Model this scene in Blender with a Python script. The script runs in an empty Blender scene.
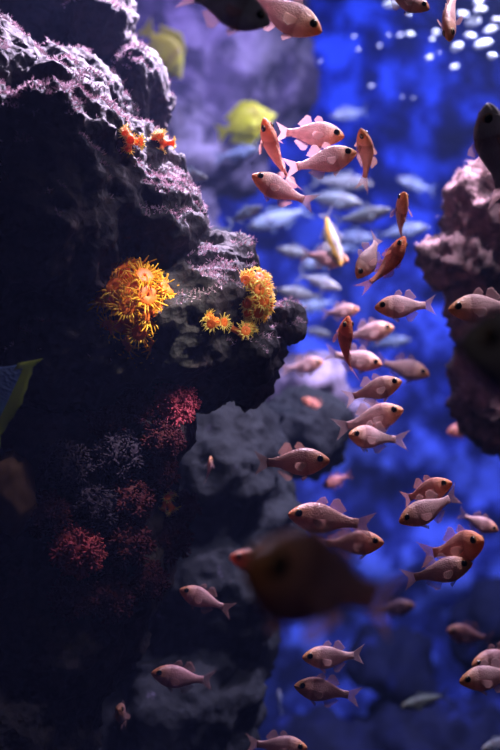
import bpy, bmesh, math, random
import numpy as np
from mathutils import Vector, Matrix, noise

random.seed(7)
sc = bpy.context.scene
C = sc.collection
F_PX = 50.0 / 36.0 * 750.0
CAM_Z = 1.0

# ------------------------------------------------------------------ camera, world, lights, exposure
cd = bpy.data.cameras.new('camera')
cam = bpy.data.objects.new('camera', cd); C.objects.link(cam)
cam.location = (0, 0, CAM_Z); cam.rotation_euler = (math.pi / 2, 0, 0)
cd.sensor_fit = 'VERTICAL'; cd.sensor_height = 36; cd.lens = 50
cd.clip_start = 0.02; cd.clip_end = 60
cd.dof.use_dof = True; cd.dof.focus_distance = 1.24; cd.dof.aperture_fstop = 2.7
sc.camera = cam

w = bpy.data.worlds.new('world'); sc.world = w; w.use_nodes = True
w.node_tree.nodes['Background'].inputs['Color'].default_value = (0.03, 0.05, 0.30, 1)
w.node_tree.nodes['Background'].inputs['Strength'].default_value = 0.02

def spot(name, loc, target, power, color, angle=70, blend=0.6, size=0.1):
    d = bpy.data.lights.new(name, 'SPOT'); d.energy = power; d.color = color
    d.spot_size = math.radians(angle); d.spot_blend = blend; d.shadow_soft_size = size
    o = bpy.data.objects.new(name, d); C.objects.link(o); o.location = loc
    o.rotation_euler = (Vector(target) - Vector(loc)).to_track_quat('-Z', 'Y').to_euler()
    return o

spot('reef_lamp', (0.36, 1.66, 1.92), (-0.05, 1.40, 1.15), 34, (1.0, 0.80, 0.92), 56, 0.6, 0.06)
spot('added_rim_spot', (0.06, 1.72, 1.92), (-0.17, 1.36, 1.34), 620, (1.0, 0.74, 0.92), 48, 0.8, 0.04)  # added unseen spot that brightens the reef rims
spot('shoal_lamp', (0.42, 1.16, 2.0), (0.17, 1.36, 1.15), 76, (1.0, 0.83, 0.90), 56, 0.8, 0.06)
spot('added_coral_spot', (0.20, 0.92, 1.85), (-0.085, 1.2, 1.075), 240, (1.0, 0.90, 0.68), 8.2, 0.9, 0.03)  # added narrow beam, lights the big coral and spares the rock face
spot('added_tip_coral_spot', (0.40, 0.95, 1.75), (0.0, 1.22, 1.09), 80, (1.0, 0.88, 0.75), 4.6, 0.9, 0.03)  # extra beam put in for the yellow coral cluster
spot('added_low_coral_spot', (0.52, 0.95, 1.22), (-0.075, 1.25, 0.95), 170, (1.0, 0.82, 0.84), 3.4, 0.8, 0.02)  # invented side beam that reaches the red soft coral
spot('added_rock_spot', (0.50, 1.52, 1.95), (0.36, 1.66, 1.2), 210, (1.0, 0.76, 0.90), 60, 0.8, 0.05)  # put in to brighten the encrusted rock
spot('rear_reef_lamp', (-0.15, 2.15, 2.30), (-0.25, 2.9, 1.5), 33, (0.62, 0.46, 1.0), 110, 0.8, 0.1)
spot('added_glint_spot', (0.66, 2.05, 2.05), (0.50, 2.35, 1.5), 150, (0.88, 0.80, 1.0), 120, 0.9, 0.08)  # added beyond the frame to whiten the glint blobs and haze
spot('added_school_fill', (0.16, 1.85, 2.25), (0.12, 2.2, 1.2), 44, (0.78, 0.80, 1.0), 80, 0.8, 0.1)  # added fill over the dim far school
spot('wall_lamp', (0.5, 3.2, 2.7), (0.25, 4.3, 1.35), 92, (0.12, 0.21, 1.0), 115, 0.9, 0.15)
spot('low_wall_lamp', (1.25, 3.2, 1.5), (0.6, 4.3, 0.85), 32, (0.09, 0.17, 1.0), 90, 0.9, 0.15)
front_fill = bpy.data.lights.new('added_front_fill', 'AREA'); front_fill.energy = 1.0; front_fill.color = (1.0, 0.86, 0.8); front_fill.size = 0.8  # unseen weak fill added on the camera side for the near fish
ho = bpy.data.objects.new('added_front_fill', front_fill); C.objects.link(ho); ho.location = (0.3, -0.5, 2.0)
ho.rotation_euler = (Vector((0.1, 1.0, 1.0)) - Vector(ho.location)).to_track_quat('-Z', 'Y').to_euler()

vs = sc.view_settings
vs.view_transform = 'Standard'; vs.look = 'None'; vs.gamma = 1.0; vs.use_curve_mapping = False
vs.exposure = 0.0
sc.cycles.use_denoising = True
sc.cycles.max_bounces = 6; sc.cycles.volume_bounces = 0; sc.cycles.transparent_max_bounces = 8
sc.cycles.sample_clamp_indirect = 3.0

# ------------------------------------------------------------------ helpers
def P(px, py, d):
    return Vector(((px - 250) / F_PX * d, d, CAM_Z + (375 - py) / F_PX * d))

def M(px, d):
    return px / F_PX * d

def tag(o, label=None, cat=None, group=None, kind=None):
    if label: o['label'] = label
    if cat: o['category'] = cat
    if group: o['group'] = group
    if kind: o['kind'] = kind
    return o

def link(name, me, mat=None, parent=None):
    o = bpy.data.objects.new(name, me); C.objects.link(o)
    if mat is not None and me is not None and not me.materials: me.materials.append(mat)
    if parent: o.parent = parent
    return o

def empty(name, loc):
    o = bpy.data.objects.new(name, None); C.objects.link(o); o.location = loc
    o.empty_display_size = 0.02
    return o

def mesh_from(verts, faces, name='m', smooth=True):
    me = bpy.data.meshes.new(name); me.from_pydata([tuple(v) for v in verts], [], faces); me.update()
    if smooth: me.polygons.foreach_set('use_smooth', [True] * len(me.polygons))
    return me

class NT:
    def __init__(s, name):
        s.m = bpy.data.materials.new(name); s.m.use_nodes = True
        s.t = s.m.node_tree; s.t.nodes.clear()
        s.out = s.t.nodes.new('ShaderNodeOutputMaterial')
    def n(s, typ, **kw):
        nd = s.t.nodes.new('ShaderNode' + typ)
        for k, v in kw.items():
            if k.startswith('_'): setattr(nd, k[1:], v)
            else:
                key = k.replace('__', ' ')
                i = nd.inputs[int(key[1:])] if key[0] == 'i' and key[1:].isdigit() else nd.inputs[key]
                if hasattr(v, 'links'): s.t.links.new(v, i)
                else: i.default_value = v
        return nd
    def ramp(s, fac, stops):
        r = s.t.nodes.new('ShaderNodeValToRGB'); s.t.links.new(fac, r.inputs[0])
        e = r.color_ramp.elements
        while len(e) < len(stops): e.new(0.5)
        for el, (p, c) in zip(e, stops): el.position = p; el.color = (*c, 1)
        return r.outputs[0]
    def mix(s, fac, a, b, mode='MIX'):
        m = s.t.nodes.new('ShaderNodeMix'); m.data_type = 'RGBA'; m.blend_type = mode
        for i, v in ((m.inputs[0], fac), (m.inputs[6], a), (m.inputs[7], b)):
            if hasattr(v, 'links'): s.t.links.new(v, i)
            elif isinstance(v, tuple): i.default_value = (*v, 1)
            else: i.default_value = v
        return m.outputs[2]
    def done(s, surf):
        s.t.links.new(surf, s.out.inputs[0]); return s.m

# ------------------------------------------------------------------ materials
def rock_mat(name, dark, mid, light, sc1=9, sc2=42, rough=0.85, bump=0.6, amount=(0.45, 0.7)):
    k = NT(name); co = k.n('TexCoord').outputs['Object']
    n1 = k.n('TexNoise', Vector=co, Scale=sc1, Detail=6.0, Roughness=0.65)
    n2 = k.n('TexNoise', Vector=co, Scale=sc2, Detail=8.0, Roughness=0.7)
    v = k.n('TexVoronoi', Vector=co, Scale=sc2 * 1.6)
    c = k.ramp(n2.outputs[0], [(0.32, dark), (0.68, mid)])
    f = k.ramp(n1.outputs[0], [(amount[0], (0, 0, 0)), (amount[1], (1, 1, 1))])
    f2 = k.mix(0.55, f, n2.outputs[0], 'MULTIPLY')
    c = k.mix(f2, c, light)
    h = k.mix(0.5, n2.outputs[0], v.outputs['Distance'])
    b = k.n('Bump', Strength=bump, Distance=0.012, Height=h)
    p = k.n('BsdfPrincipled', Base__Color=c, Roughness=rough, Normal=b.outputs[0])
    p.inputs['Specular IOR Level'].default_value = 0.25
    return k.done(p.outputs[0])

def plain(name, col, rough=0.5, spec=0.5, transl=0.0, tcol=None, noise_amt=0.25, scale=60):
    k = NT(name); co = k.n('TexCoord').outputs['Object']
    n = k.n('TexNoise', Vector=co, Scale=scale, Detail=3.0)
    c = k.mix(n.outputs[0], tuple(x * (1 - noise_amt) for x in col), tuple(min(1, x * (1 + noise_amt)) for x in col))
    p = k.n('BsdfPrincipled', Base__Color=c, Roughness=rough)
    p.inputs['Specular IOR Level'].default_value = spec
    s = p.outputs[0]
    if transl:
        t = k.n('BsdfTranslucent', Color=(*(tcol or col), 1))
        s = k.n('MixShader', i0=transl, i1=s, i2=t.outputs[0]).outputs[0]
    return k.done(s)

def fish_body_mat(name, back, flank, belly, head, transl=0.25, rough=0.38, stripes=None):
    """colour runs along the body (object x, snout +0.5) and from back to belly (object z); tint from the object colour"""
    k = NT(name); co = k.n('TexCoord').outputs['Object']
    sep = k.n('SeparateXYZ', Vector=co)
    zf = k.n('MapRange', Value=sep.outputs[2]); zf.inputs[1].default_value = -0.15; zf.inputs[2].default_value = 0.15
    c = k.ramp(zf.outputs[0], [(0.15, belly), (0.5, flank), (0.9, back)])
    xf = k.n('MapRange', Value=sep.outputs[0]); xf.inputs[1].default_value = 0.2; xf.inputs[2].default_value = 0.46
    c = k.mix(xf.outputs[0], c, head)
    gx = k.n('MapRange', Value=sep.outputs[0]); gx.inputs[1].default_value = 0.10; gx.inputs[2].default_value = 0.40
    c = k.mix(0.8, c, k.ramp(gx.outputs[0], [(0.0, (1, 1, 1)), (0.22, (0.80, 0.70, 0.70)), (0.42, (0.62, 0.46, 0.44)), (0.5, (1, 1, 1)), (1.0, (1, 1, 1))]), 'MULTIPLY')
    n = k.n('TexNoise', Vector=co, Scale=14.0, Detail=4.0)
    c = k.mix(0.5, c, k.ramp(n.outputs[0], [(0.3, (0.6, 0.5, 0.5)), (0.7, (1, 1, 1))]), 'MULTIPLY')
    if stripes:
        wv = k.n('MapRange', Value=sep.outputs[2]); wv.inputs[1].default_value = stripes[0]; wv.inputs[2].default_value = stripes[1]
        f = k.ramp(wv.outputs[0], [(0.0, (0, 0, 0)), (0.3, (1, 1, 1)), (0.7, (1, 1, 1)), (1.0, (0, 0, 0))])
        c = k.mix(f, c, stripes[2])
    oi = k.n('ObjectInfo')
    c = k.mix(1.0, c, oi.outputs['Color'], 'MULTIPLY')
    mp = k.n('Mapping', Vector=co); mp.inputs['Scale'].default_value = (46, 20, 60)
    v = k.n('TexVoronoi', Vector=mp.outputs[0], Scale=1.0)
    b = k.n('Bump', Strength=0.25, Distance=0.01, Height=v.outputs['Distance'])
    p = k.n('BsdfPrincipled', Base__Color=c, Roughness=rough, Normal=b.outputs[0])
    p.inputs['Specular IOR Level'].default_value = 0.6
    t = k.n('BsdfTranslucent', Color=c)
    return k.done(k.n('MixShader', i0=transl, i1=p.outputs[0], i2=t.outputs[0]).outputs[0])

def fin_mat(name, col, transp=0.62):
    k = NT(name)
    oi = k.n('ObjectInfo')
    c = k.mix(1.0, col, oi.outputs['Color'], 'MULTIPLY')
    d = k.n('BsdfPrincipled', Base__Color=c, Roughness=0.4)
    t = k.n('BsdfTranslucent', Color=c)
    a = k.n('MixShader', i0=0.5, i1=d.outputs[0], i2=t.outputs[0])
    x = k.n('BsdfTransparent')
    return k.done(k.n('MixShader', i0=transp, i1=a.outputs[0], i2=x.outputs[0]).outputs[0])

MAT = dict(
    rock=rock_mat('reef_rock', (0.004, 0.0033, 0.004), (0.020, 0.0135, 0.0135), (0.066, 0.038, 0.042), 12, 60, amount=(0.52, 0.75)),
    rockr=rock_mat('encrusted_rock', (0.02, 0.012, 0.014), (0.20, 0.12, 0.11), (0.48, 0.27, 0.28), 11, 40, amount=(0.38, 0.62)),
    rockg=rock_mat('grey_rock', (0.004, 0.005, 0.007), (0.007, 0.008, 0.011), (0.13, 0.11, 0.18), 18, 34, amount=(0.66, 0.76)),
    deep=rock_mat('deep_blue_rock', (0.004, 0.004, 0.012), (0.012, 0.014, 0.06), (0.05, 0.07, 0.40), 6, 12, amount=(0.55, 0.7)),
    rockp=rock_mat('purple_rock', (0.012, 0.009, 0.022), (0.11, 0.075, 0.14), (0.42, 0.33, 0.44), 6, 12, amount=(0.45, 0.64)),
    turf=plain('turf', (0.62, 0.44, 0.50), 0.8, 0.2, 0.3),
    polyp=plain('polyp_orange', (0.92, 0.17, 0.014), 0.5, 0.4, 0.25, (0.9, 0.2, 0.02)),
    tent=plain('tentacle_yellow', (0.98, 0.52, 0.02), 0.5, 0.4, 0.45, (1.0, 0.5, 0.03)),
    tenty=plain('tentacle_lemon', (0.98, 0.72, 0.16), 0.5, 0.4, 0.45, (1.0, 0.74, 0.16)),
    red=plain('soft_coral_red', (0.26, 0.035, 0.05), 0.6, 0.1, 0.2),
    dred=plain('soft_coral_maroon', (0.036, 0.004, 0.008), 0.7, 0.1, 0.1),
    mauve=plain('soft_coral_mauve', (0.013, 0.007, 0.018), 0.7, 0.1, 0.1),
    ochre=plain('sponge_ochre', (0.075, 0.034, 0.012), 0.8, 0.2),
    eye=plain('iris', (0.30, 0.14, 0.05), 0.2, 0.8),
    pupil=plain('pupil', (0.004, 0.004, 0.006), 0.08, 0.8),
    card=fish_body_mat('cardinal_skin', (0.80, 0.52, 0.50), (0.92, 0.62, 0.59), (0.80, 0.53, 0.51), (0.96, 0.42, 0.16)),
    cfin=fin_mat('cardinal_fin', (0.78, 0.48, 0.44)),
    silver=fish_body_mat('silver_skin', (0.34, 0.36, 0.38), (0.52, 0.50, 0.50), (0.66, 0.62, 0.64), (0.50, 0.46, 0.40), 0.15),
    sfin=fin_mat('silver_fin', (0.5, 0.5, 0.52)),
    gold=fish_body_mat('gold_stripe_skin', (0.34, 0.34, 0.32), (0.62, 0.55, 0.42), (0.66, 0.62, 0.60), (0.55, 0.42, 0.25), 0.15, 0.38, (-0.03, 0.06, (0.75, 0.42, 0.05))),
    tang=fish_body_mat('yellow_skin', (0.80, 0.74, 0.02), (0.84, 0.79, 0.02), (0.80, 0.74, 0.03), (0.80, 0.72, 0.03), 0.1),
    tfin=fin_mat('yellow_fin', (0.80, 0.75, 0.03), 0.1),
    angel=fish_body_mat('blue_skin', (0.10, 0.16, 0.32), (0.12, 0.19, 0.38), (0.10, 0.22, 0.32), (0.10, 0.18, 0.3), 0.05),
    afin=fin_mat('olive_fin', (0.42, 0.48, 0.06), 0.05),
    glint_blob=plain('glint_white', (0.95, 0.96, 1.0), 0.15, 1.0, 0.3, (1, 1, 1), 0.0),  # solid white that stands for glints of light
)

k = NT('blue_wall'); co = k.n('TexCoord').outputs['Object']
n1 = k.n('TexNoise', Vector=co, Scale=6.5, Detail=4.0, Roughness=0.6)
n2 = k.n('TexNoise', Vector=co, Scale=2.0, Detail=2.0)
f = k.ramp(n1.outputs[0], [(0.40, (0.022, 0.026, 0.09)), (0.50, (0.08, 0.10, 0.34)), (0.60, (0.34, 0.44, 1.0))])
p = k.n('BsdfPrincipled', Base__Color=f, Roughness=0.9)
MAT['wall'] = k.done(p.outputs[0])

k = NT('water_haze')
va = k.n('VolumeAbsorption', Color=(0.35, 0.55, 1.0, 1), Density=0.22)
vsn = k.n('VolumeScatter', Color=(0.35, 0.45, 1.0, 1), Density=0.016, Anisotropy=0.0)
ad = k.n('AddShader', i0=va.outputs[0], i1=vsn.outputs[0])
k.t.links.new(ad.outputs[0], k.out.inputs['Volume'])
MAT['water'] = k.m

# ------------------------------------------------------------------ the setting: rear wall, tank floor, water
def relief(v, s, amp, oct=4, off=0.0):
    return amp * noise.fractal(Vector((v[0] * s + off, v[1] * s + 3.1, v[2] * s - off)), 0.9, 2.1, oct)

def wall_grid(x0, x1, z0, z1, y, nx, nz):
    vs_, fs = [], []
    for j in range(nz + 1):
        for i in range(nx + 1):
            x = x0 + (x1 - x0) * i / nx; z = z0 + (z1 - z0) * j / nz
            vs_.append((x, y - 0.05 + relief((x, y, z), 2.2, 0.20, 5, 1.7), z))
    for j in range(nz):
        for i in range(nx):
            a = j * (nx + 1) + i
            fs.append((a, a + 1, a + nx + 2, a + nx + 1))
    return mesh_from(vs_, fs)
tag(link('wall_back', wall_grid(-3.2, 3.2, -1.2, 3.6, 4.4, 150, 120), MAT['wall']), kind='structure')

def box(x0, x1, y0, y1, z0, z1):
    v = [(x, y, z) for x in (x0, x1) for y in (y0, y1) for z in (z0, z1)]
    return mesh_from(v, [(0, 1, 3, 2), (4, 6, 7, 5), (0, 4, 5, 1), (2, 3, 7, 6), (0, 2, 6, 4), (1, 5, 7, 3)], smooth=False)
wt = tag(link('water', box(-3.1, 3.1, -0.6, 4.8, -1.1, 3.4), MAT['water']), kind='structure')

# ------------------------------------------------------------------ rocks
def rock(name, lumps, mat, voxel, amp, label, seed=0.0, freq=9.0, fine=0.010, smooth=3, ridges=0.0):
    """lumps: (px, py, d, rx_px, ry_px, depth_m); merged into one weathered boulder"""
    bm = bmesh.new()
    cen = Vector((0, 0, 0))
    for (px, py, d, rx, ry, rz) in lumps:
        cen += P(px, py, d)
    cen /= len(lumps)
    for (px, py, d, rx, ry, rz) in lumps:
        m = Matrix.Translation(P(px, py, d) - cen) @ Matrix.Diagonal((M(rx, d), rz, M(ry, d), 1))
        bmesh.ops.create_icosphere(bm, subdivisions=4, radius=1.0, matrix=m)
    me = bpy.data.meshes.new(name); bm.to_mesh(me); bm.free()
    o = link(name, me, mat); o.location = cen
    r = o.modifiers.new('r', 'REMESH'); r.mode = 'VOXEL'; r.voxel_size = voxel
    s = o.modifiers.new('s', 'SMOOTH'); s.iterations = smooth * 3; s.factor = 0.5
    dg = bpy.context.evaluated_depsgraph_get(); dg.update()
    me2 = bpy.data.meshes.new_from_object(o.evaluated_get(dg))
    o.modifiers.clear(); o.data = me2
    n = len(me2.vertices)
    co = np.empty(n * 3); me2.vertices.foreach_get('co', co); co = co.reshape(-1, 3)
    no = np.empty(n * 3); me2.vertices.foreach_get('normal', no); no = no.reshape(-1, 3)
    for i in range(n):
        v = co[i]
        q = Vector(v) * freq + Vector((seed, seed * 0.7, -seed))
        h = noise.fractal(q, 1.0, 2.0, 3) * amp
        rd = noise.ridged_multi_fractal(q * 2.3, 0.9, 2.1, 4, 1.0, 2.0)
        h += (rd - 1.0) * fine
        h += noise.noise(q * 9.0) * fine * 0.4 + noise.noise(q * 19.0) * fine * 0.22
        c = noise.cell(q * 0.9) * 0.0
        co[i] = v + no[i] * (h + c)
    me2.vertices.foreach_set('co', co.ravel()); me2.update()
    me2.polygons.foreach_set('use_smooth', [True] * len(me2.polygons))
    if not me2.materials: me2.materials.append(mat)
    tag(o, label, 'rock')
    return o

main = rock('reef_rock', [
    (-40, 205, 1.28, 110, 185, 0.16), (55, 205, 1.28, 85, 128, 0.15), (-10, 90, 1.33, 40, 66, 0.12), (100, 200, 1.31, 62, 98, 0.13),
    (106, 44, 1.54, 33, 42, 0.11), (40, 10, 1.60, 75, 44, 0.12), (138, 100, 1.50, 27, 44, 0.10), (126, 180, 1.38, 52, 62, 0.13),
    (156, 240, 1.36, 50, 72, 0.14), (168, 188, 1.46, 17, 34, 0.08), (206, 272, 1.38, 36, 33, 0.10), (190, 330, 1.36, 75, 80, 0.15), (248, 345, 1.36, 34, 58, 0.11),
    (284, 325, 1.36, 19, 17, 0.05), (90, 350, 1.34, 110, 70, 0.14), (70, 120, 1.40, 70, 60, 0.13),
], MAT['rock'], 0.0048, 0.020, 'large dark overhanging reef rock carrying the biggest orange coral clump', 1.3, 8.0, 0.013)

lower = rock('reef_rock', [
    (0, 480, 1.36, 120, 110, 0.15), (90, 500, 1.36, 85, 90, 0.12), (130, 560, 1.37, 45, 60, 0.10),
    (50, 620, 1.36, 95, 90, 0.14), (0, 720, 1.34, 100, 90, 0.15), (100, 640, 1.38, 45, 45, 0.10), (90, 430, 1.38, 90, 50, 0.12), (158, 425, 1.33, 30, 38, 0.09),
], MAT['rock'], 0.0075, 0.016, 'dark lower reef rock covered with maroon soft corals', 4.1, 9.0, 0.010)

rear = rock('reef_rock', [
    (215, 470, 1.75, 70, 70, 0.16), (255, 520, 1.78, 45, 60, 0.13), (205, 580, 1.75, 75, 90, 0.18), (175, 690, 1.72, 85, 90, 0.18),
    (300, 430, 1.95, 45, 45, 0.14), (255, 620, 1.78, 22, 60, 0.10), (150, 480, 1.8, 70, 90, 0.15), (120, 740, 1.7, 90, 70, 0.15),
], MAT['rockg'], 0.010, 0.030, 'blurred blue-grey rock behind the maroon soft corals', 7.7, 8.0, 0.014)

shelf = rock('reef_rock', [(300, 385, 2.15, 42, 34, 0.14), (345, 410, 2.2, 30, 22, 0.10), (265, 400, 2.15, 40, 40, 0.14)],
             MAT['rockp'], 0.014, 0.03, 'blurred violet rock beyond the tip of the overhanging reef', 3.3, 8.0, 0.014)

right = rock('reef_rock', [
    (492, 215, 1.66, 44, 52, 0.13), (470, 262, 1.66, 48, 34, 0.10), (500, 300, 1.70, 48, 50, 0.12),
    (505, 385, 1.75, 46, 70, 0.13), (452, 268, 1.64, 26, 24, 0.07), (520, 250, 1.68, 50, 80, 0.13),
], MAT['rockr'], 0.0085, 0.018, 'pinkish brown encrusted rock rising above the dark blurred fish', 9.2, 11.0, 0.020)

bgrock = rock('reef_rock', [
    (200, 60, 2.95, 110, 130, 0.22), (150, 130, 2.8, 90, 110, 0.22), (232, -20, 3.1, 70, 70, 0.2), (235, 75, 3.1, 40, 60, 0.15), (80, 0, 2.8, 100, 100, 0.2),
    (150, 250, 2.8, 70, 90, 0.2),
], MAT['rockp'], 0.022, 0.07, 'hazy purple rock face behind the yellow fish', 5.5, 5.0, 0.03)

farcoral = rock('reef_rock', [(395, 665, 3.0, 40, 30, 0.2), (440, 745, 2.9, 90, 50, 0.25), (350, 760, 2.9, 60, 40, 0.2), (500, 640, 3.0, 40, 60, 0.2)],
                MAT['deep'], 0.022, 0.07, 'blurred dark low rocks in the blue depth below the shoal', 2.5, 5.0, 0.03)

# ------------------------------------------------------------------ algae turf on the rims, its pale colour also carries the rim light
def turf(o, n, zmin, length, label, ymax=None, seed=3):
    rnd = random.Random(seed)
    me = o.data; vs_, fs = [], []
    cand = [v for v in me.vertices if v.normal.z > zmin and (o.location + v.co).z > CAM_Z - 0.1 and v.normal.y < 0.6]
    for i in range(n):
        v = rnd.choice(cand); b = o.location + v.co
        if noise.noise(b * 16) + 0.5 * noise.noise(b * 55) < -0.05: continue
        d = (v.normal + Vector((rnd.gauss(0, .5), rnd.gauss(0, .5), rnd.gauss(0, .5)))).normalized()
        l = length * rnd.uniform(0.4, 1.2); t = d.orthogonal().normalized() * 0.0005; u = d.cross(t)
        kx = len(vs_)
        mid = b + d * l * 0.55 + Vector((rnd.gauss(0, .1), rnd.gauss(0, .1), 0)) * l
        vs_ += [b + t, b - t * .5 + u * .87, b - t * .5 - u * .87, mid + t * .7, mid - t * .35 + u * .6, mid - t * .35 - u * .6, b + d * l]
        fs += [(kx, kx + 1, kx + 4, kx + 3), (kx + 1, kx + 2, kx + 5, kx + 4), (kx + 2, kx, kx + 3, kx + 5), (kx + 3, kx + 4, kx + 6), (kx + 4, kx + 5, kx + 6), (kx + 5, kx + 3, kx + 6)]
    t = link('algae_turf', mesh_from(vs_, fs, smooth=False), MAT['turf'])
    tag(t, label, 'algae', kind='stuff')
turf(main, 42000, 0.42, 0.0056, 'short pale pink algae turf along the rims of the overhanging reef rock')
turf(right, 5000, 0.35, 0.008, 'short algae turf on the pinkish brown encrusted rock', seed=5)

# ------------------------------------------------------------------ corals
from mathutils.bvhtree import BVHTree
def bvh(o):
    me = o.data
    return BVHTree.FromPolygons([o.location + v.co for v in me.vertices], [tuple(p.vertices) for p in me.polygons])
BV = {'main': bvh(main), 'lower': bvh(lower)}
def on_rock(px, py, which=('main', 'lower')):
    org = Vector((0, 0, CAM_Z)); dr = (P(px, py, 1.0) - org).normalized()
    best = None
    for wn in which:
        h = BV[wn].ray_cast(org, dr)
        if h[0] is not None and (best is None or h[3] < best[1]): best = (h[0], h[3], h[1])
    if best is None: return P(px, py, 1.36), Vector((0, -1, 0))
    return best[0], best[2]

def tube(pts, rads, seg, vs_, fs, cap=True):
    """tapered tube through pts"""
    k0 = len(vs_); n = len(pts)
    for i, (p_, r) in enumerate(zip(pts, rads)):
        t = (pts[min(i + 1, n - 1)] - pts[max(i - 1, 0)]).normalized()
        a = t.orthogonal().normalized(); b = t.cross(a)
        for j in range(seg):
            th = 2 * math.pi * j / seg
            vs_.append(p_ + (a * math.cos(th) + b * math.sin(th)) * r)
    for i in range(n - 1):
        for j in range(seg):
            a0 = k0 + i * seg + j; a1 = k0 + i * seg + (j + 1) % seg
            fs.append((a0, a1, a1 + seg, a0 + seg))
    if cap:
        fs.append(tuple(k0 + (n - 1) * seg + j for j in range(seg)))

def polyp_meshes(seed, nt=30):
    rnd = random.Random(seed)
    # cup: stalk flaring to a rim, with the oral disc domed inside; unit: rim radius 1 at height 1.6
    vs_, fs = [], []
    prof = [(0.75, -0.6), (0.72, 0.3), (0.80, 0.9), (0.98, 1.4), (1.0, 1.6), (0.85, 1.72), (0.5, 1.66), (0.22, 1.75), (0.08, 1.55)]
    S = 18
    for (r, z) in prof:
        for j in range(S):
            th = 2 * math.pi * j / S; rr = r * (1 + 0.06 * math.cos(6 * th))
            vs_.append(Vector((rr * math.cos(th), rr * math.sin(th), z)))
    for i in range(len(prof) - 1):
        for j in range(S):
            a0 = i * S + j; a1 = i * S + (j + 1) % S
            fs.append((a0, a1, a1 + S, a0 + S))
    cup = mesh_from(vs_, fs)
    vs_, fs = [], []
    for q in range(nt):
        ring = q % 3
        th = 2 * math.pi * (q + rnd.uniform(-.3, .3)) / nt
        el = (0.12, 0.5, 0.85)[ring] + rnd.uniform(-.2, .2)
        l = (1.15, 1.0, 0.75)[ring] * rnd.uniform(0.75, 1.2)
        r0 = (0.98, 0.93, 0.85)[ring]
        rad = Vector((math.cos(th), math.sin(th), 0)); up = Vector((0, 0, 1))
        b = rad * r0 + up * 1.55
        d0 = rad * math.cos(el) + up * math.sin(el)
        d1 = (d0 + Vector((rnd.gauss(0, .2), rnd.gauss(0, .2), rnd.uniform(-.5, .2)))).normalized()
        pts = [b, b + d0 * l * .4, b + d0 * l * .55 + d1 * l * .25, b + d0 * l * .55 + d1 * l * .5]
        tube(pts, [0.095, 0.085, 0.065, 0.045], 5, vs_, fs)
    return cup, mesh_from(vs_, fs)
POLYPS = [polyp_meshes(s) for s in (1, 2, 3, 4)]
for c_, t_ in POLYPS: c_.materials.append(MAT['polyp'])
POLY_T = {}
for key in ('tent', 'tenty'):
    POLY_T[key] = []
    for c_, t_ in POLYPS:
        m_ = t_.copy(); m_.materials.clear(); m_.materials.append(MAT[key]); POLY_T[key].append(m_)

def frame(n, spin=0.0):
    n = n.normalized(); a = n.orthogonal().normalized(); b = n.cross(a)
    m = Matrix((a, b, n)).transposed()
    return m @ Matrix.Rotation(spin, 3, 'Z')

def lumpy_base(rx, ry, rz, mat, parent, name='base', seed=0.0):
    bm = bmesh.new(); bmesh.ops.create_icosphere(bm, subdivisions=4, radius=1.0)
    for v in bm.verts:
        h = 1 + 0.18 * noise.fractal(v.co * 2.2 + Vector((seed, 0, 0)), 1, 2, 4)
        v.co = Vector((v.co.x * rx, v.co.y * ry, v.co.z * rz)) * h
    me = bpy.data.meshes.new(name); bm.to_mesh(me); bm.free()
    me.polygons.foreach_set('use_smooth', [True] * len(me.polygons))
    return link(name, me, mat, parent)

def sun_coral(px, py, rx, ry, n, rpol, label, key='tent', seed=0, which=('main', 'lower'), out=0.3, d=None, spots=None):
    rnd = random.Random(seed)
    loc, nor = on_rock(px, py, which)
    if d is not None: loc = P(px, py, d)
    d_ = loc.y
    if out: loc = loc + Vector((0, -out * M(min(rx, ry), loc.y), 0))
    root = empty('sun_coral', loc); tag(root, label, 'coral', 'orange sun corals')
    RX, RZ = M(rx, d_), M(ry, d_); RY = min(RX, RZ) * 0.8
    lumpy_base(RX * 0.66, RY * 0.66, RZ * 0.70, MAT['polyp'], root, seed=seed)
    pts = []
    if spots:
        for (sx, sy, s) in spots:
            u = max(-.98, min(.98, (sx - px) / rx)); v_ = max(-.98, min(.98, (py - sy) / ry))
            w_ = -math.sqrt(max(0.02, 1 - u * u - v_ * v_))
            pts.append((Vector((u, w_, v_)), s))
    for i in range(n):
        for _ in range(60):
            q = Vector((rnd.gauss(0, 1), rnd.gauss(0, 1), rnd.gauss(0, 1))).normalized()
            if q.y > 0.25: continue
            if all((q - e[0]).length > 0.42 for e in pts): break
        pts.append((q, rnd.uniform(0.8, 1.1)))
    for q, s in pts:
        base = Vector((q.x * RX * .72, q.y * RY * .7, q.z * RZ * .76))
        nn = Vector((q.x / RX, q.y / RY, q.z / RZ)).normalized() + Vector((rnd.gauss(0, .12), -0.1, 0.18 + rnd.gauss(0, .12)))
        vi = rnd.randrange(4)
        o = link('polyp', POLYPS[vi][0], None, root)
        mt = frame(nn, rnd.uniform(0, 6.3)).to_4x4()
        o.matrix_local = Matrix.Translation(base) @ mt @ Matrix.Scale(rpol * s, 4)
        t = link('tentacles', POLY_T[key][vi], None, o)
    return root

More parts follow.
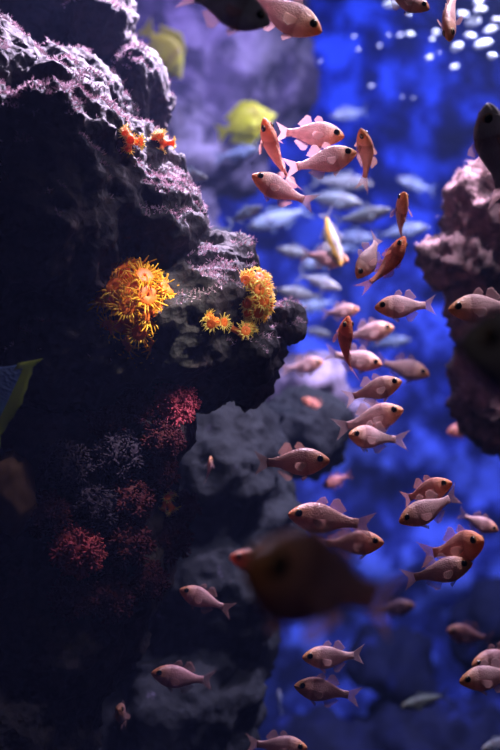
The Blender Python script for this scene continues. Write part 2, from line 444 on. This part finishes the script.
sun_coral(137, 313, 38, 47, 22, 0.0102, 'biggest orange sun coral clump glowing on the dark face of the overhanging rock', 'tent', 11,
          spots=[(126, 270, 1.0), (118, 290, 1.05), (145, 280, 1.15), (150, 300, 1.2), (132, 310, 1.1), (120, 305, .95), (108, 285, .9), (155, 320, 1.0), (138, 292, 1.0)])
sun_coral(253, 295, 15, 22, 13, 0.0066, 'pale yellow sun coral cluster near the tip of the overhanging rock', 'tenty', 12, spots=[(247, 283, 1.1), (258, 292, 1.1), (262, 304, 1.1), (255, 314, 1.1), (262, 318, .9), (243, 294, .9)])
sun_coral(243, 333, 8, 7, 4, 0.0060, 'tiny yellow sun coral just under the pale yellow cluster', 'tenty', 13)
sun_coral(216, 322, 6, 7, 4, 0.0056, 'dim tiny sun coral in the shaded hollow beside the pale yellow cluster', 'tenty', 14)
sun_coral(130, 140, 7, 8, 5, 0.0050, 'small orange sun coral high up under the lit rock rim', 'tenty', 15)
sun_coral(163, 143, 8, 6, 5, 0.0046, 'small peach sun coral among the pale turf on the rim', 'tenty', 17)
sun_coral(166, 502, 7, 5, 4, 0.0052, 'small yellow sun coral at the edge of the maroon soft corals', 'tenty', 16)

# soft corals: cauliflower heads of little finger clusters
def cluster_mesh(seed, n=26):
    rnd = random.Random(seed); vs_, fs = [], []
    bm = bmesh.new(); bmesh.ops.create_icosphere(bm, subdivisions=2, radius=0.62)
    vs_ = [v.co.copy() for v in bm.verts]; fs = [tuple(v.index for v in f.verts) for f in bm.faces]; bm.free()
    for i in range(n):
        z = 1 - 1.7 * (i + .5) / n; th = i * 2.39996
        r = math.sqrt(max(0, 1 - z * z)); d = Vector((r * math.cos(th), r * math.sin(th), z))
        d = (d + Vector((rnd.gauss(0, .12), rnd.gauss(0, .12), rnd.gauss(0, .12)))).normalized()
        l = rnd.uniform(0.32, 0.55)
        tube([d * .5, d * (.62 + l * .5), d * (.62 + l), d * (.68 + l)], [.10, .12, .15, .07], 6, vs_, fs)
    return mesh_from(vs_, fs)
CLUST = {}
for key in ('red', 'dred', 'mauve'):
    CLUST[key] = []
    for s in (1, 2, 3):
        m_ = cluster_mesh(s); m_.materials.append(MAT[key]); CLUST[key].append(m_)

def soft_coral(px, py, r, key, n, label, seed, d=None):
    rnd = random.Random(seed)
    loc, nor = on_rock(px, py)
    R = M(r, loc.y)
    root = empty('soft_coral', loc + Vector((0, -R * 0.45, 0))); tag(root, label, 'coral', 'maroon soft corals')
    lumpy_base(R * .8, R * .7, R * .75, MAT[key], root, 'stalk', seed)
    for i in range(n):
        z = 1 - 2 * (i + .5) / n; th = i * 2.39996 + seed
        rr = math.sqrt(1 - z * z); q = Vector((rr * math.cos(th), rr * math.sin(th), z))
        if q.y > 0.45: continue
        o = link('polyp_cluster', CLUST[key][rnd.randrange(3)], None, root)
        s = R * rnd.uniform(.26, .36)
        o.matrix_local = Matrix.Translation(Vector((q.x * R * .8, q.y * R * .7, q.z * R * .78))) @ frame(q, rnd.uniform(0, 6)).to_4x4() @ Matrix.Scale(s, 4)
    return root

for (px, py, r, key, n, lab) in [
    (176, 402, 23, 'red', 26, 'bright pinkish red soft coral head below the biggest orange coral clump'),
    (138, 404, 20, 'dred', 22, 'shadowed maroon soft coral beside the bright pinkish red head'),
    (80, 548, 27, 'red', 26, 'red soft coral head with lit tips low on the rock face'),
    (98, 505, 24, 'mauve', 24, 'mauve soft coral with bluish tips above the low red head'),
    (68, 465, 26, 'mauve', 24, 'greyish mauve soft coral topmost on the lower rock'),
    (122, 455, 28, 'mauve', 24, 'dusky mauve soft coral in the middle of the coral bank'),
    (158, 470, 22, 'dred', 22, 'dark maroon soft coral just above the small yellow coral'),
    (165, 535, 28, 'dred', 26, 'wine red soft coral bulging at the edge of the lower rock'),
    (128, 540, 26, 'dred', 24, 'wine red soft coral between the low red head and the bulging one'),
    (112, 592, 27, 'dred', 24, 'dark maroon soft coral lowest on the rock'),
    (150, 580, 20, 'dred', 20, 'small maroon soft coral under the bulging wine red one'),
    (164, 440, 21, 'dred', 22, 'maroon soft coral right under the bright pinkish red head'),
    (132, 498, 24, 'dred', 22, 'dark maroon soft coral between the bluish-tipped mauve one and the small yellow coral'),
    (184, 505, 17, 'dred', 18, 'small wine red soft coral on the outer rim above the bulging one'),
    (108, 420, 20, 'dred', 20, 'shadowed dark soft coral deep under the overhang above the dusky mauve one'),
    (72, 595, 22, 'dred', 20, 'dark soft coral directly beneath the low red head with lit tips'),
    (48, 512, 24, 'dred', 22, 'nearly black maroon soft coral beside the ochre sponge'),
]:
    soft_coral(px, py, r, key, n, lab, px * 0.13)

loc, nor = on_rock(10, 495)
sp = lumpy_base(M(26, loc.y), 0.03, M(40, loc.y), MAT['ochre'], None, 'sponge', 2.0); sp.location = loc
tag(sp, 'dim ochre encrusting sponge at the shaded side of the lower rock', 'sponge')

# ------------------------------------------------------------------ fish
def interp(tab, t):
    xs = [a[0] for a in tab]; return [float(np.interp(t, xs, [a[i] for a in tab])) for i in range(1, len(tab[0]))]

SPEC = {
    # profile rows: t from the snout, top half-height, bottom half-height, half-width
    'cardinalfish': dict(prof=[(0, 0.011, 0.014, 0.009), (0.02, 0.039, 0.039, 0.030), (0.06, 0.075, 0.070, 0.049), (0.12, 0.117, 0.107, 0.067), (0.2, 0.154, 0.148, 0.080),
                               (0.28, 0.171, 0.174, 0.084), (0.36, 0.171, 0.176, 0.080), (0.45, 0.150, 0.158, 0.067), (0.55, 0.112, 0.114, 0.049), (0.65, 0.073, 0.072, 0.032),
                               (0.73, 0.054, 0.055, 0.022), (0.79, 0.057, 0.058, 0.015), (0.81, 0.055, 0.056, 0.009)],
                         eye=(.108, .034, .049), body='card', fin='cfin',
                         fins=[('dorsal_fin', [(.29, .165), (.35, .168), (.40, .16)], [(.35, .235), (.40, .255), (.45, .19)]), ('dorsal_fin', [(.46, .145), (.52, .12), (.60, .088)], [(.50, .235), (.56, .255), (.67, .125)]),
                               ('anal_fin', [(.46, -.15), (.54, -.115), (.62, -.076)], [(.51, -.235), (.57, -.24), (.69, -.115)])],
                         tail=(.79, .05, .16, .90), pect=(.27, -.02, .17), pelv=(.25, -.165, .14)),
    'silver_fish': dict(prof=[(0, .008, .010, .008), (.03, .030, .034, .026), (.08, .058, .060, .044), (.16, .092, .092, .058), (.26, .116, .120, .066), (.36, .122, .130, .066),
                              (.48, .108, .116, .056), (.6, .078, .082, .040), (.7, .050, .052, .026), (.78, .036, .036, .016), (.81, .036, .036, .008)],
                        eye=(.085, .022, .030), body='silver', fin='sfin',
                        fins=[('dorsal_fin', [(.28, .11), (.62, .065)], [(.36, .20), (.68, .10)]), ('anal_fin', [(.5, -.105), (.66, -.058)], [(.56, -.18), (.70, -.09)])],
                        tail=(.79, .036, .17, .89), pect=(.25, -.02, .15), pelv=(.28, -.115, .11)),
    'yellow_tang': dict(prof=[(0, .010, .010, .008), (.03, .026, .03, .02), (.08, .07, .07, .035), (.15, .15, .14, .05), (.25, .225, .215, .06), (.4, .255, .25, .062),
                              (.55, .225, .22, .05), (.68, .14, .14, .034), (.76, .06, .06, .02), (.80, .045, .045, .012), (.82, .045, .045, .008)],
                        eye=(.13, .055, .028), body='tang', fin='tfin',
                        fins=[('dorsal_fin', [(.18, .17), (.40, .24), (.72, .09)], [(.26, .29), (.48, .37), (.80, .20)]), ('anal_fin', [(.36, -.24), (.72, -.09)], [(.46, -.36), (.80, -.2)])],
                        tail=(.80, .045, .17, .95), pect=(.28, -.03, .16), pelv=(.3, -.23, .12)),
    'angelfish': dict(prof=[(0, .012, .012, .01), (.03, .034, .034, .024), (.08, .09, .08, .045), (.15, .165, .15, .06), (.25, .225, .215, .07), (.4, .25, .245, .07),
                            (.55, .215, .21, .058), (.66, .15, .15, .038), (.73, .115, .115, .022), (.80, .135, .135, .012), (.90, .20, .20, .009), (.92, .20, .20, .006)],
                      eye=(.12, .05, .026), body='angel', fin='afin',
                      fins=[('dorsal_fin', [(.18, .18), (.40, .25), (.66, .15)], [(.28, .29), (.55, .33), (.72, .24)]), ('anal_fin', [(.36, -.245), (.66, -.15)], [(.5, -.34), (.72, -.24)])],
                      tail=(.88, .20, .285, 1.0), pect=(.28, -.03, .16), pelv=(.28, -.22, .16)),
}

def make_fish_meshes(kind, bend):
    S = SPEC[kind]
    def dfm(x, y, z):                       # x = t from snout; sideways bend of the rear body
        q = max(0.0, x - .28)
        off = bend * q * q * 1.3
        sl = bend * 2.6 * q
        return Vector((0.5 - x + y * sl * 0.6, y + off, z))
    NR, NS = 44, 24
    tmax = S['prof'][-1][0]
    vs_, fs = [], []
    for i in range(NR + 1):
        t = tmax * (i / NR) ** 1.35
        a, b, wd = interp(S['prof'], t)
        for j in range(NS):
            th = 2 * math.pi * j / NS
            c, s = math.cos(th), math.sin(th)
            z = (a if s >= 0 else b) * s
            y = wd * math.copysign(abs(c) ** 0.85, c)
            # raised gill cover that ends in an edge
            g = max(0, 1 - abs(t - .195) / .05) if t < .235 else 0
            y *= 1 + .10 * g * max(0, 1 - abs(s + .1))
            # mouth slit rising towards the tip
            ml = -.010 - t * .45
            if t < .085 and abs(z - ml) < .010: y *= 0.55
            vs_.append(dfm(t, y, z))
    for i in range(NR):
        for j in range(NS):
            a0 = i * NS + j; a1 = i * NS + (j + 1) % NS
            fs.append((a0, a0 + NS, a1 + NS, a1))
    fs.append(tuple(range(NS))); fs.append(tuple(reversed([NR * NS + j for j in range(NS)])))
    out = [('body', mesh_from(vs_, fs), S['body'], None, None)]

    def fin(base, tip, nu=14, nv=5, th=.006, curve=0.0, jag=0.10):
        """membrane between a base line and a tip line, thick at the root, with rays ending in points"""
        vs_, fs = [], []
        def pl(line, u):
            n = len(line) - 1; x = u * n; i = min(int(x), n - 1); f_ = x - i
            return Vector(line[i]).lerp(Vector(line[i + 1]), f_)
        for side in (1, -1):
            for i in range(nu + 1):
                u = i / nu
                b, e = pl(base, u), pl(tip, u)
                e = b.lerp(e, 1 - jag * (i % 2))
                for j in range(nv + 1):
                    v = j / nv; q = b.lerp(e, v)
                    y = side * (th * (1 - v) + .0008) * (1.0 if i % 2 == 0 else .6)
                    vs_.append((q, y + curve * v * v))
        n1 = (nu + 1) * (nv + 1)
        for i in range(nu):
            for j in range(nv):
                a0 = i * (nv + 1) + j
                fs.append((a0, a0 + 1, a0 + nv + 2, a0 + nv + 1))
                fs.append((n1 + a0, n1 + a0 + nv + 1, n1 + a0 + nv + 2, n1 + a0 + 1))
        rim = [i * (nv + 1) for i in range(nu + 1)] + [nu * (nv + 1) + j for j in range(1, nv + 1)] + [i * (nv + 1) + nv for i in range(nu - 1, -1, -1)] + [j for j in range(nv - 1, 0, -1)]
        for q in range(len(rim)):
            a0, a1 = rim[q], rim[(q + 1) % len(rim)]
            fs.append((a0, a1, n1 + a1, n1 + a0))
        return vs_, fs
    for (nm, base, tip) in S['fins']:
        v, f_ = fin([(x, z * .92) for x, z in base], tip)
        out.append((nm, mesh_from([dfm(q[0], y, q[1]) for q, y in v], f_), S['fin'], None, None))
    t0, hb, ht, notch = S['tail']
    v, f_ = fin([(t0, hb), (t0 - .01, 0), (t0, -hb)], [(1.0, ht), (.97, ht * .78), (notch, 0), (.97, -ht * .78), (1.0, -ht)], nu=20, jag=.05)
    out.append(('tail_fin', mesh_from([dfm(q[0], y, q[1]) for q, y in v], f_), S['fin'], None, None))
    tp, zp, lp = S['pect']
    wd = interp(S['prof'], tp)[2]
    for sd in (1, -1):
        v, f_ = fin([(0, .022), (0, -.022)], [(lp * .9, .02), (lp, -.03), (lp * .8, -.075), (lp * .45, -.085)], nu=10, jag=.06)
        vv = [dfm(tp + q[0] * .86, sd * (wd * .9 + q[0] * .55) + y, zp + q[1]) for q, y in v]
        out.append(('pectoral_fin', mesh_from(vv, f_), S['fin'], None, None))
    tp, zp, lp = S['pelv']
    for sd in (1, -1):
        v, f_ = fin([(0, 0), (.035, 0)], [(lp * .75, -lp * .62), (lp * .85, -lp * .3)], nu=8, jag=.05)
        vv = [dfm(tp + q[0], sd * (.02 - q[1] * .25) + y, zp * .94 + q[1]) for q, y in v]
        out.append(('pelvic_fin', mesh_from(vv, f_), S['fin'], None, None))
    te, ze, re = S['eye']
    wd = interp(S['prof'], te)[2]
    for sd in (1, -1):
        for nm, r_, push, mt, par in (('eye', re, .78, 'eye', None), ('pupil', re * .80, 1.0, 'pupil', 'eye')):
            bm = bmesh.new(); bmesh.ops.create_uvsphere(bm, u_segments=16, v_segments=12, radius=r_)
            for v in bm.verts: v.co = dfm(te - v.co.x, sd * wd * push + v.co.y * .42, ze + v.co.z)
            me = bpy.data.meshes.new(nm); bm.to_mesh(me); bm.free()
            me.polygons.foreach_set('use_smooth', [True] * len(me.polygons))
            out.append((nm, me, mt, par, sd))
    return out

PROTO = {}
def proto(kind, bend, skin=None):
    key = (kind, round(bend, 2), skin)
    if key not in PROTO:
        ms = make_fish_meshes(kind, bend)
        for (nm, me, mt, par, sd) in ms: me.materials.append(MAT[skin if (skin and nm == 'body') else mt])
        PROTO[key] = ms
    return PROTO[key]

def fish(kind, H, T, d, yaw, label, up=None, bend=0.0, tint=(1, 1, 1), group=None, cat='fish', skin=None, name=None, roll=0.0):
    hx, hy = H; tx, ty = T
    u = Vector((hx - tx, 0, -(hy - ty))); l = u.length; u.normalize()
    ps = math.radians(yaw)
    fw = Vector((u.x * math.cos(ps), -math.sin(ps), u.z * math.cos(ps)))
    L = M(l, d) / math.cos(ps)
    zz = Vector(up) if up else Vector((0, 0, 1))
    zz = (zz - fw * zz.dot(fw)).normalized()
    yy = zz.cross(fw)
    rot = Matrix((fw, yy, zz)).transposed()
    if roll: rot = rot @ Matrix.Rotation(math.radians(roll), 3, 'X')
    root = empty(name or kind, P((hx + tx) / 2, (hy + ty) / 2, d))
    tag(root, label, cat, group)
    root.matrix_world = Matrix.Translation(P((hx + tx) / 2, (hy + ty) / 2, d)) @ rot.to_4x4() @ Matrix.Scale(L, 4)
    eyes = {}
    for (nm, me, mt, par, sd) in proto(kind, bend, skin):
        o = bpy.data.objects.new(nm, me); C.objects.link(o)
        o.color = (*tint, 1) if nm not in ('eye', 'pupil') else (1, 1, 1, 1)
        o.parent = eyes[sd] if par else root
        if nm == 'eye': eyes[sd] = o
    return root

CAMV, AWAY = (0, -1, 0.15), (0, 1, 0.2)
G = 'pink cardinalfish of the shoal'
PK = (1, 1, 1); RD = (1, 0.58, 0.42); DK = (0.55, 0.48, 0.48); PL = (1.15, 1.15, 1.2); DIM = (0.8, 0.72, 0.72)  # tints hold skin tone plus brighter and dimmer light on single fish
CF = [
    # head, tail, depth, yaw, up, bend, tint, label
    ((270, 27), (176, -16), 1.00, 10, None, .2, (1.1, 1.05, 1.25), 'dusky large-eyed cardinalfish cut by the top edge before the purple rock'),
    ((321, 35), (238, -10), 1.15, 10, None, -.2, PL, 'bright pink cardinalfish at the top nosing down beside the dusky large-eyed one'),
    ((428, 12), (378, -16), 1.25, 15, None, 0, DK, 'dark cardinalfish at the top edge nosing down toward the white glints'),
    ((446, 46), (452, -24), 1.25, 25, (-.4, -1, 0), .3, PK, 'pink cardinalfish diving headfirst among the white glints'),
    ((264, 123), (284, 190), 1.28, 30, (.25, -1, 0), -.3, (1, .8, .68), 'narrow orange-headed cardinalfish pointing up in front of the yellow fish'),
    ((344, 138), (272, 128), 1.32, 10, None, .3, PL, 'pale pink cardinalfish uppermost of the pair below the open blue water'),
    ((356, 154), (285, 170), 1.28, 12, None, -.3, PL, 'pale pink cardinalfish just under its twin, mouth tilted up'),
    ((359, 133), (377, 178), 1.30, 38, (.2, -.9, .3), .5, (1, .88, .72), 'small upright orange-faced cardinalfish ahead of the pale pink pair'),
    ((252, 177), (314, 205), 1.24, 15, None, .25, (1, .86, .85), 'pink cardinalfish heading toward the reef below the upright orange-headed one'),
    ((401, 197), (398, 241), 1.32, 50, None, .2, (1, .88, .75), 'upright cardinalfish facing out with spread fins above the red one'),
    ((403, 238), (375, 295), 1.24, 22, (.5, -.8, .2), .45, RD, 'deep orange red cardinalfish standing nose up over the silver pink one'),
    ((356, 279), (388, 230), 1.28, 20, (-.5, -.2, .8), -.4, PK, 'pink cardinalfish nosing down against the deep orange red one'),
    ((374, 308), (440, 304), 1.26, 10, None, -.15, PL, 'silvery pink cardinalfish swimming level just below the orange red one'),
    ((347, 317), (339, 378), 1.26, 28, (.3, -.9, .1), -.45, RD, 'slim rusty red cardinalfish hanging upright off the rock tip'),
    ((393, 328), (340, 338), 1.65, 20, None, .2, PK, 'soft pink cardinalfish right behind the slim rusty red one'),
    ((381, 365), (326, 352), 1.55, 18, None, -.2, PK, 'pink cardinalfish by the tail of the slim rusty red one'),
    ((428, 375), (374, 360), 1.65, 20, None, .2, DIM, 'blurred dusky pink cardinalfish above the open blue patch'),
    ((401, 381), (342, 400), 1.30, 12, None, .3, PK, 'rose cardinalfish with black eye, topmost of three stacked snout to tail'),
    ((401, 409), (338, 430), 1.36, 25, None, -.2, PK, 'rose cardinalfish in the middle of the three stacked ones'),
    ((347, 434), (402, 441), 1.34, 34, None, .35, PK, 'rose cardinalfish facing the reef, lowest of the three stacked ones'),
    ((329, 460), (252, 464), 1.22, 15, None, .1, (.52, .42, .36), 'brownish cardinalfish with pale snout in front of the grey rock'),
    ((288, 513), (373, 526), 1.18, 12, None, .2, (.72, .56, .5), 'brownish pink cardinalfish seen behind the back of the big dark fish'),
    ((382, 540), (318, 545), 1.22, 25, None, -.3, (.9, .75, .68), 'pink cardinalfish with round eye peeping out below its brownish neighbour'),
    ((398, 521), (466, 495), 1.22, 12, None, -.25, DIM, 'dusky pink cardinalfish with raised tail in the lower shoal'),
    ((449, 481), (398, 504), 1.27, 30, None, .35, (.95, .72, .62), 'pink cardinalfish above the raised-tail one, head turned out'),
    ((475, 535), (439, 561), 1.24, 60, None, -.3, (1, .74, .6), 'cardinalfish showing its round orange face with yellow eye'),
    ((471, 562), (402, 583), 1.22, 10, None, .2, DIM, 'mauve pink cardinalfish tucked under the round orange face'),
    ((497, 530), (458, 514), 1.5, 15, None, .2, DIM, 'blurred pink cardinalfish behind the round orange face'),
    ((302, 656), (368, 658), 1.22, 10, None, -.2, PK, 'pink cardinalfish, upper of the low pair in dark blue water'),
    ((294, 684), (360, 697), 1.22, 10, None, .2, DIM, 'pink cardinalfish, lower of the low pair in dark blue water'),
    ((458, 680), (530, 672), 1.18, 10, None, .1, PK, 'orange pink cardinalfish entering from the edge near the bottom corner'),
    ((470, 663), (530, 652), 1.4, 15, None, -.1, DK, 'shadowy cardinalfish over the one entering near the bottom corner'),
    ((180, 588), (231, 611), 1.34, 15, None, .3, (.8, .66, .66), 'pale pink cardinalfish before the grey rock beside the lowest soft corals'),
    ((152, 671), (216, 685), 1.34, 12, None, -.2, (.6, .46, .48), 'mauve cardinalfish low in front of the shadowed grey rock'),
    ((121, 702), (124, 728), 1.35, 62, (0, -.2, 1), 0, DK, 'dim cardinalfish seen head on at the foot of the reef'),
    ((211, 456), (208, 484), 1.48, 10, CAMV, .2, PK, 'tiny pink fish hovering upright before the grey rock'),
    ((302, 399), (330, 413), 1.85, 15, None, .2, (1, .6, .45), 'small blurred orange-nosed fish under the rock tip'),
    ((323, 362), (282, 370), 1.85, 25, None, -.2, PK, 'blurred pink cardinalfish just beyond the rock tip'),
    ((359, 310), (320, 313), 1.75, 20, None, .2, PK, 'blurred pink cardinalfish above the slim rusty red one'),
    ((348, 262), (298, 252), 1.75, 20, None, .2, DIM, 'blurred pink cardinalfish with pale tail nearest the gold-striped fish'),
    ((230, 556), (300, 572), 0.92, 10, None, 0, RD, 'orange-snouted cardinalfish mostly hidden behind the big dark fish'),
    ((447, 310), (530, 306), 1.18, 10, None, 0, PK, 'pale pink cardinalfish passing over the dark blurred fish at the edge'),
    ((307, 746), (245, 745), 1.30, 10, None, 0, DIM, 'pink cardinalfish grazing the bottom edge below the low pair'),
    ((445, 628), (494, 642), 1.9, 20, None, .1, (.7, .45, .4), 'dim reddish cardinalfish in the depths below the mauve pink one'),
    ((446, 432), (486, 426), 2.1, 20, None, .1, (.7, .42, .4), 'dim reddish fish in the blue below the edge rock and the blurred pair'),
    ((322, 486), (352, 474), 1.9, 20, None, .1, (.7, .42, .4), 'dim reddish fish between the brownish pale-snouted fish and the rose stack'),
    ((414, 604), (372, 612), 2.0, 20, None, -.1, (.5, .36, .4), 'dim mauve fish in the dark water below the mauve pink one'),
    ((480, 112), (512, 200), 1.12, 35, (-.7, -.5, .5), 0, (.9, .85, .95), 'dark cardinalfish rearing up at the edge above the encrusted rock'),
]
for (H, T, d, yaw, up, bend, tint, lab) in CF:
    fish('cardinalfish', H, T, d, yaw, lab, up, bend, tint, G, skin='silver' if lab.startswith(('dusky large', 'dark cardinalfish rearing')) else None)

# big dark ones close to the glass
fish('cardinalfish', (246, 546), (398, 619), 0.62, 51, 'big dark out-of-focus cardinalfish before the grey rock, tail to the blue', (0.25, -.1, 1), .15, (1.1, 1.05, .98), 'dark cardinalfish near the glass')
fish('cardinalfish', (445, 345), (650, 368), 0.62, 35, 'dark blurred cardinalfish at the edge below the encrusted rock', None, 0, (.9, .82, .82), 'dark cardinalfish near the glass', skin='silver')

GS = 'grey blue fish of the far school'
BL = (.8, .95, 1.3); GY = (.85, .85, .85); WH = (1.35, 1.4, 1.5)
SF = [
    ((276, 250), (322, 256), 2.2, 15, GY, 'hazy grey fish facing the pale yellow coral, upper of two'),
    ((276, 291), (328, 297), 2.1, 15, GY, 'hazy grey fish beside the pale yellow coral, lower of two'),
    ((340, 290), (296, 273), 2.0, 20, WH, 'bright whitish fish among the far school above the rock tip'),
    ((362, 206), (298, 193), 2.2, 15, WH, 'pale hazy fish behind the tail of the gold-striped fish'),
    ((390, 211), (332, 222), 2.1, 15, GY, 'grey violet fish behind the upright spread-finned cardinalfish'),
    ((247, 230), (314, 206), 2.3, 15, BL, 'long pale blue hazy fish beneath the reef-bound pink cardinalfish'),
    ((262, 208), (224, 222), 2.0, 25, WH, 'plump pale grey fish over the rim of the reef'),
    ((208, 180), (160, 168), 1.75, 15, WH, 'pale fish with dark eye emerging behind the lit rim'),
    ((372, 186), (308, 178), 2.5, 15, GY, 'faint grey fish crossing under the pale pink pair'),
    ((428, 228), (372, 236), 2.4, 15, BL, 'faint blue fish behind the upright spread-finned cardinalfish and encrusted rock'),
    ((332, 336), (298, 328), 2.3, 15, GY, 'faint grey fish beyond the lip of the overhanging rock'),
    ((300, 270), (360, 240), 2.7, 20, BL, 'faint blue fish deep behind the whitish one'),
    ((376, 240), (322, 236), 2.6, 15, BL, 'faint blue fish behind the nose-down pink cardinalfish'),
    ((330, 118), (372, 108), 2.9, 20, BL, 'faint blue fish in the open water over the pale pink pair'),
    ((400, 705), (452, 696), 2.0, 15, (.8, .8, .6), 'dim yellowish grey fish low in the dark water'),
    ((480, 748), (520, 735), 1.7, 15, WH, 'pale fish poking into the bottom corner'),
    ((279, 688), (279, 718), 2.0, 10, BL, 'small pale blue fish hanging upright beside the low pair'),
    ((396, 180), (438, 190), 2.8, 20, BL, 'faint blue fish over the upright spread-finned cardinalfish'),
    ((345, 440), (310, 452), 2.0, 20, GY, 'dim grey fish behind the brownish pale-snouted cardinalfish'),
    ((260, 150), (215, 158), 2.35, 20, BL, 'faint blue fish underneath the lower yellow fish'),
    ((292, 310), (340, 300), 2.6, 20, BL, 'faint blue fish near the lip of the overhanging rock'),
    ((410, 340), (366, 346), 2.4, 20, BL, 'faint blue fish below the silvery pink level swimmer'),
]
for i, (H, T, d, yaw, tint, lab) in enumerate(SF):
    fish('silver_fish', H, T, d, yaw, lab, (CAMV if H[0] == T[0] else None), (.2, -.2, 0)[i % 3], tint, GS)
fish('silver_fish', (340, 268), (318, 203), 1.7, 20, 'gold-striped grey fish diving down between the two groups of pink fish', (.7, -.6, .1), .3, PL, None, skin='gold', name='striped_fish')
fish('silver_fish', (246, 252), (186, 222), 1.8, 15, 'pale greenish fish half hidden behind the rim of the overhanging rock', None, .2, (1.3, 1.35, 1.1), None, name='snapper')
fish('yellow_tang', (276, 116), (214, 132), 2.45, 10, 'yellow fish behind the narrow orange-headed cardinalfish', None, .15, PK, 'yellow fish by the purple rock')
fish('yellow_tang', (182, 82), (146, 22), 2.45, 20, 'yellow fish partly hidden by the top boulder of the reef', None, -.15, PK, 'yellow fish by the purple rock')
fish('angelfish', (-139, 329), (19, 404), 1.08, 10, 'dim blue fish with an olive edged tail hiding in the shade of the reef', None, 0, PK, None)

# ------------------------------------------------------------------ light glints near the surface, modelled as solid white blobs
GLINTS = [(353, 37, 3), (358, 50, 2.4), (379, 46, 2.4), (389, 35, 2.6), (400, 35, 2.4), (410, 34, 4), (371, 86, 3), (429, 58, 4.5), (454, 67, 4), (436, 32, 3.6), (432, 39, 3),
       (457, 47, 7), (391, 4, 8), (409, 14, 2.6), (473, 22, 9), (480, 10, 6), (490, 30, 8), (483, 44, 9), (497, 20, 6), (462, 14, 5), (492, 56, 5), (470, 36, 5), (478, 2, 6), (320, 62, 1.8), (402, 97, 1.6), (413, 98, 1.6), (438, 53, 2)]
bm = bmesh.new(); bmesh.ops.create_icosphere(bm, subdivisions=3, radius=1.0)
bme = bpy.data.meshes.new('glint_blob'); bm.to_mesh(bme); bm.free(); bme.materials.append(MAT['glint_blob'])
bme.polygons.foreach_set('use_smooth', [True] * len(bme.polygons))
rnd = random.Random(4)
for (px, py, r) in GLINTS:
    d = rnd.uniform(2.1, 2.5)
    o = bpy.data.objects.new('surface_glint', bme); C.objects.link(o)
    s = M(r, d); o.location = P(px, py, d); s *= .85; o.scale = (s * rnd.uniform(.9, 1.4), s * .8, s * rnd.uniform(.4, .7)); o.rotation_euler = (0, rnd.uniform(-.5, .2), 0)
    tag(o, 'solid white blob standing in for a light glint near the water surface', 'glint_blob', 'white blobs for light glints under the surface')
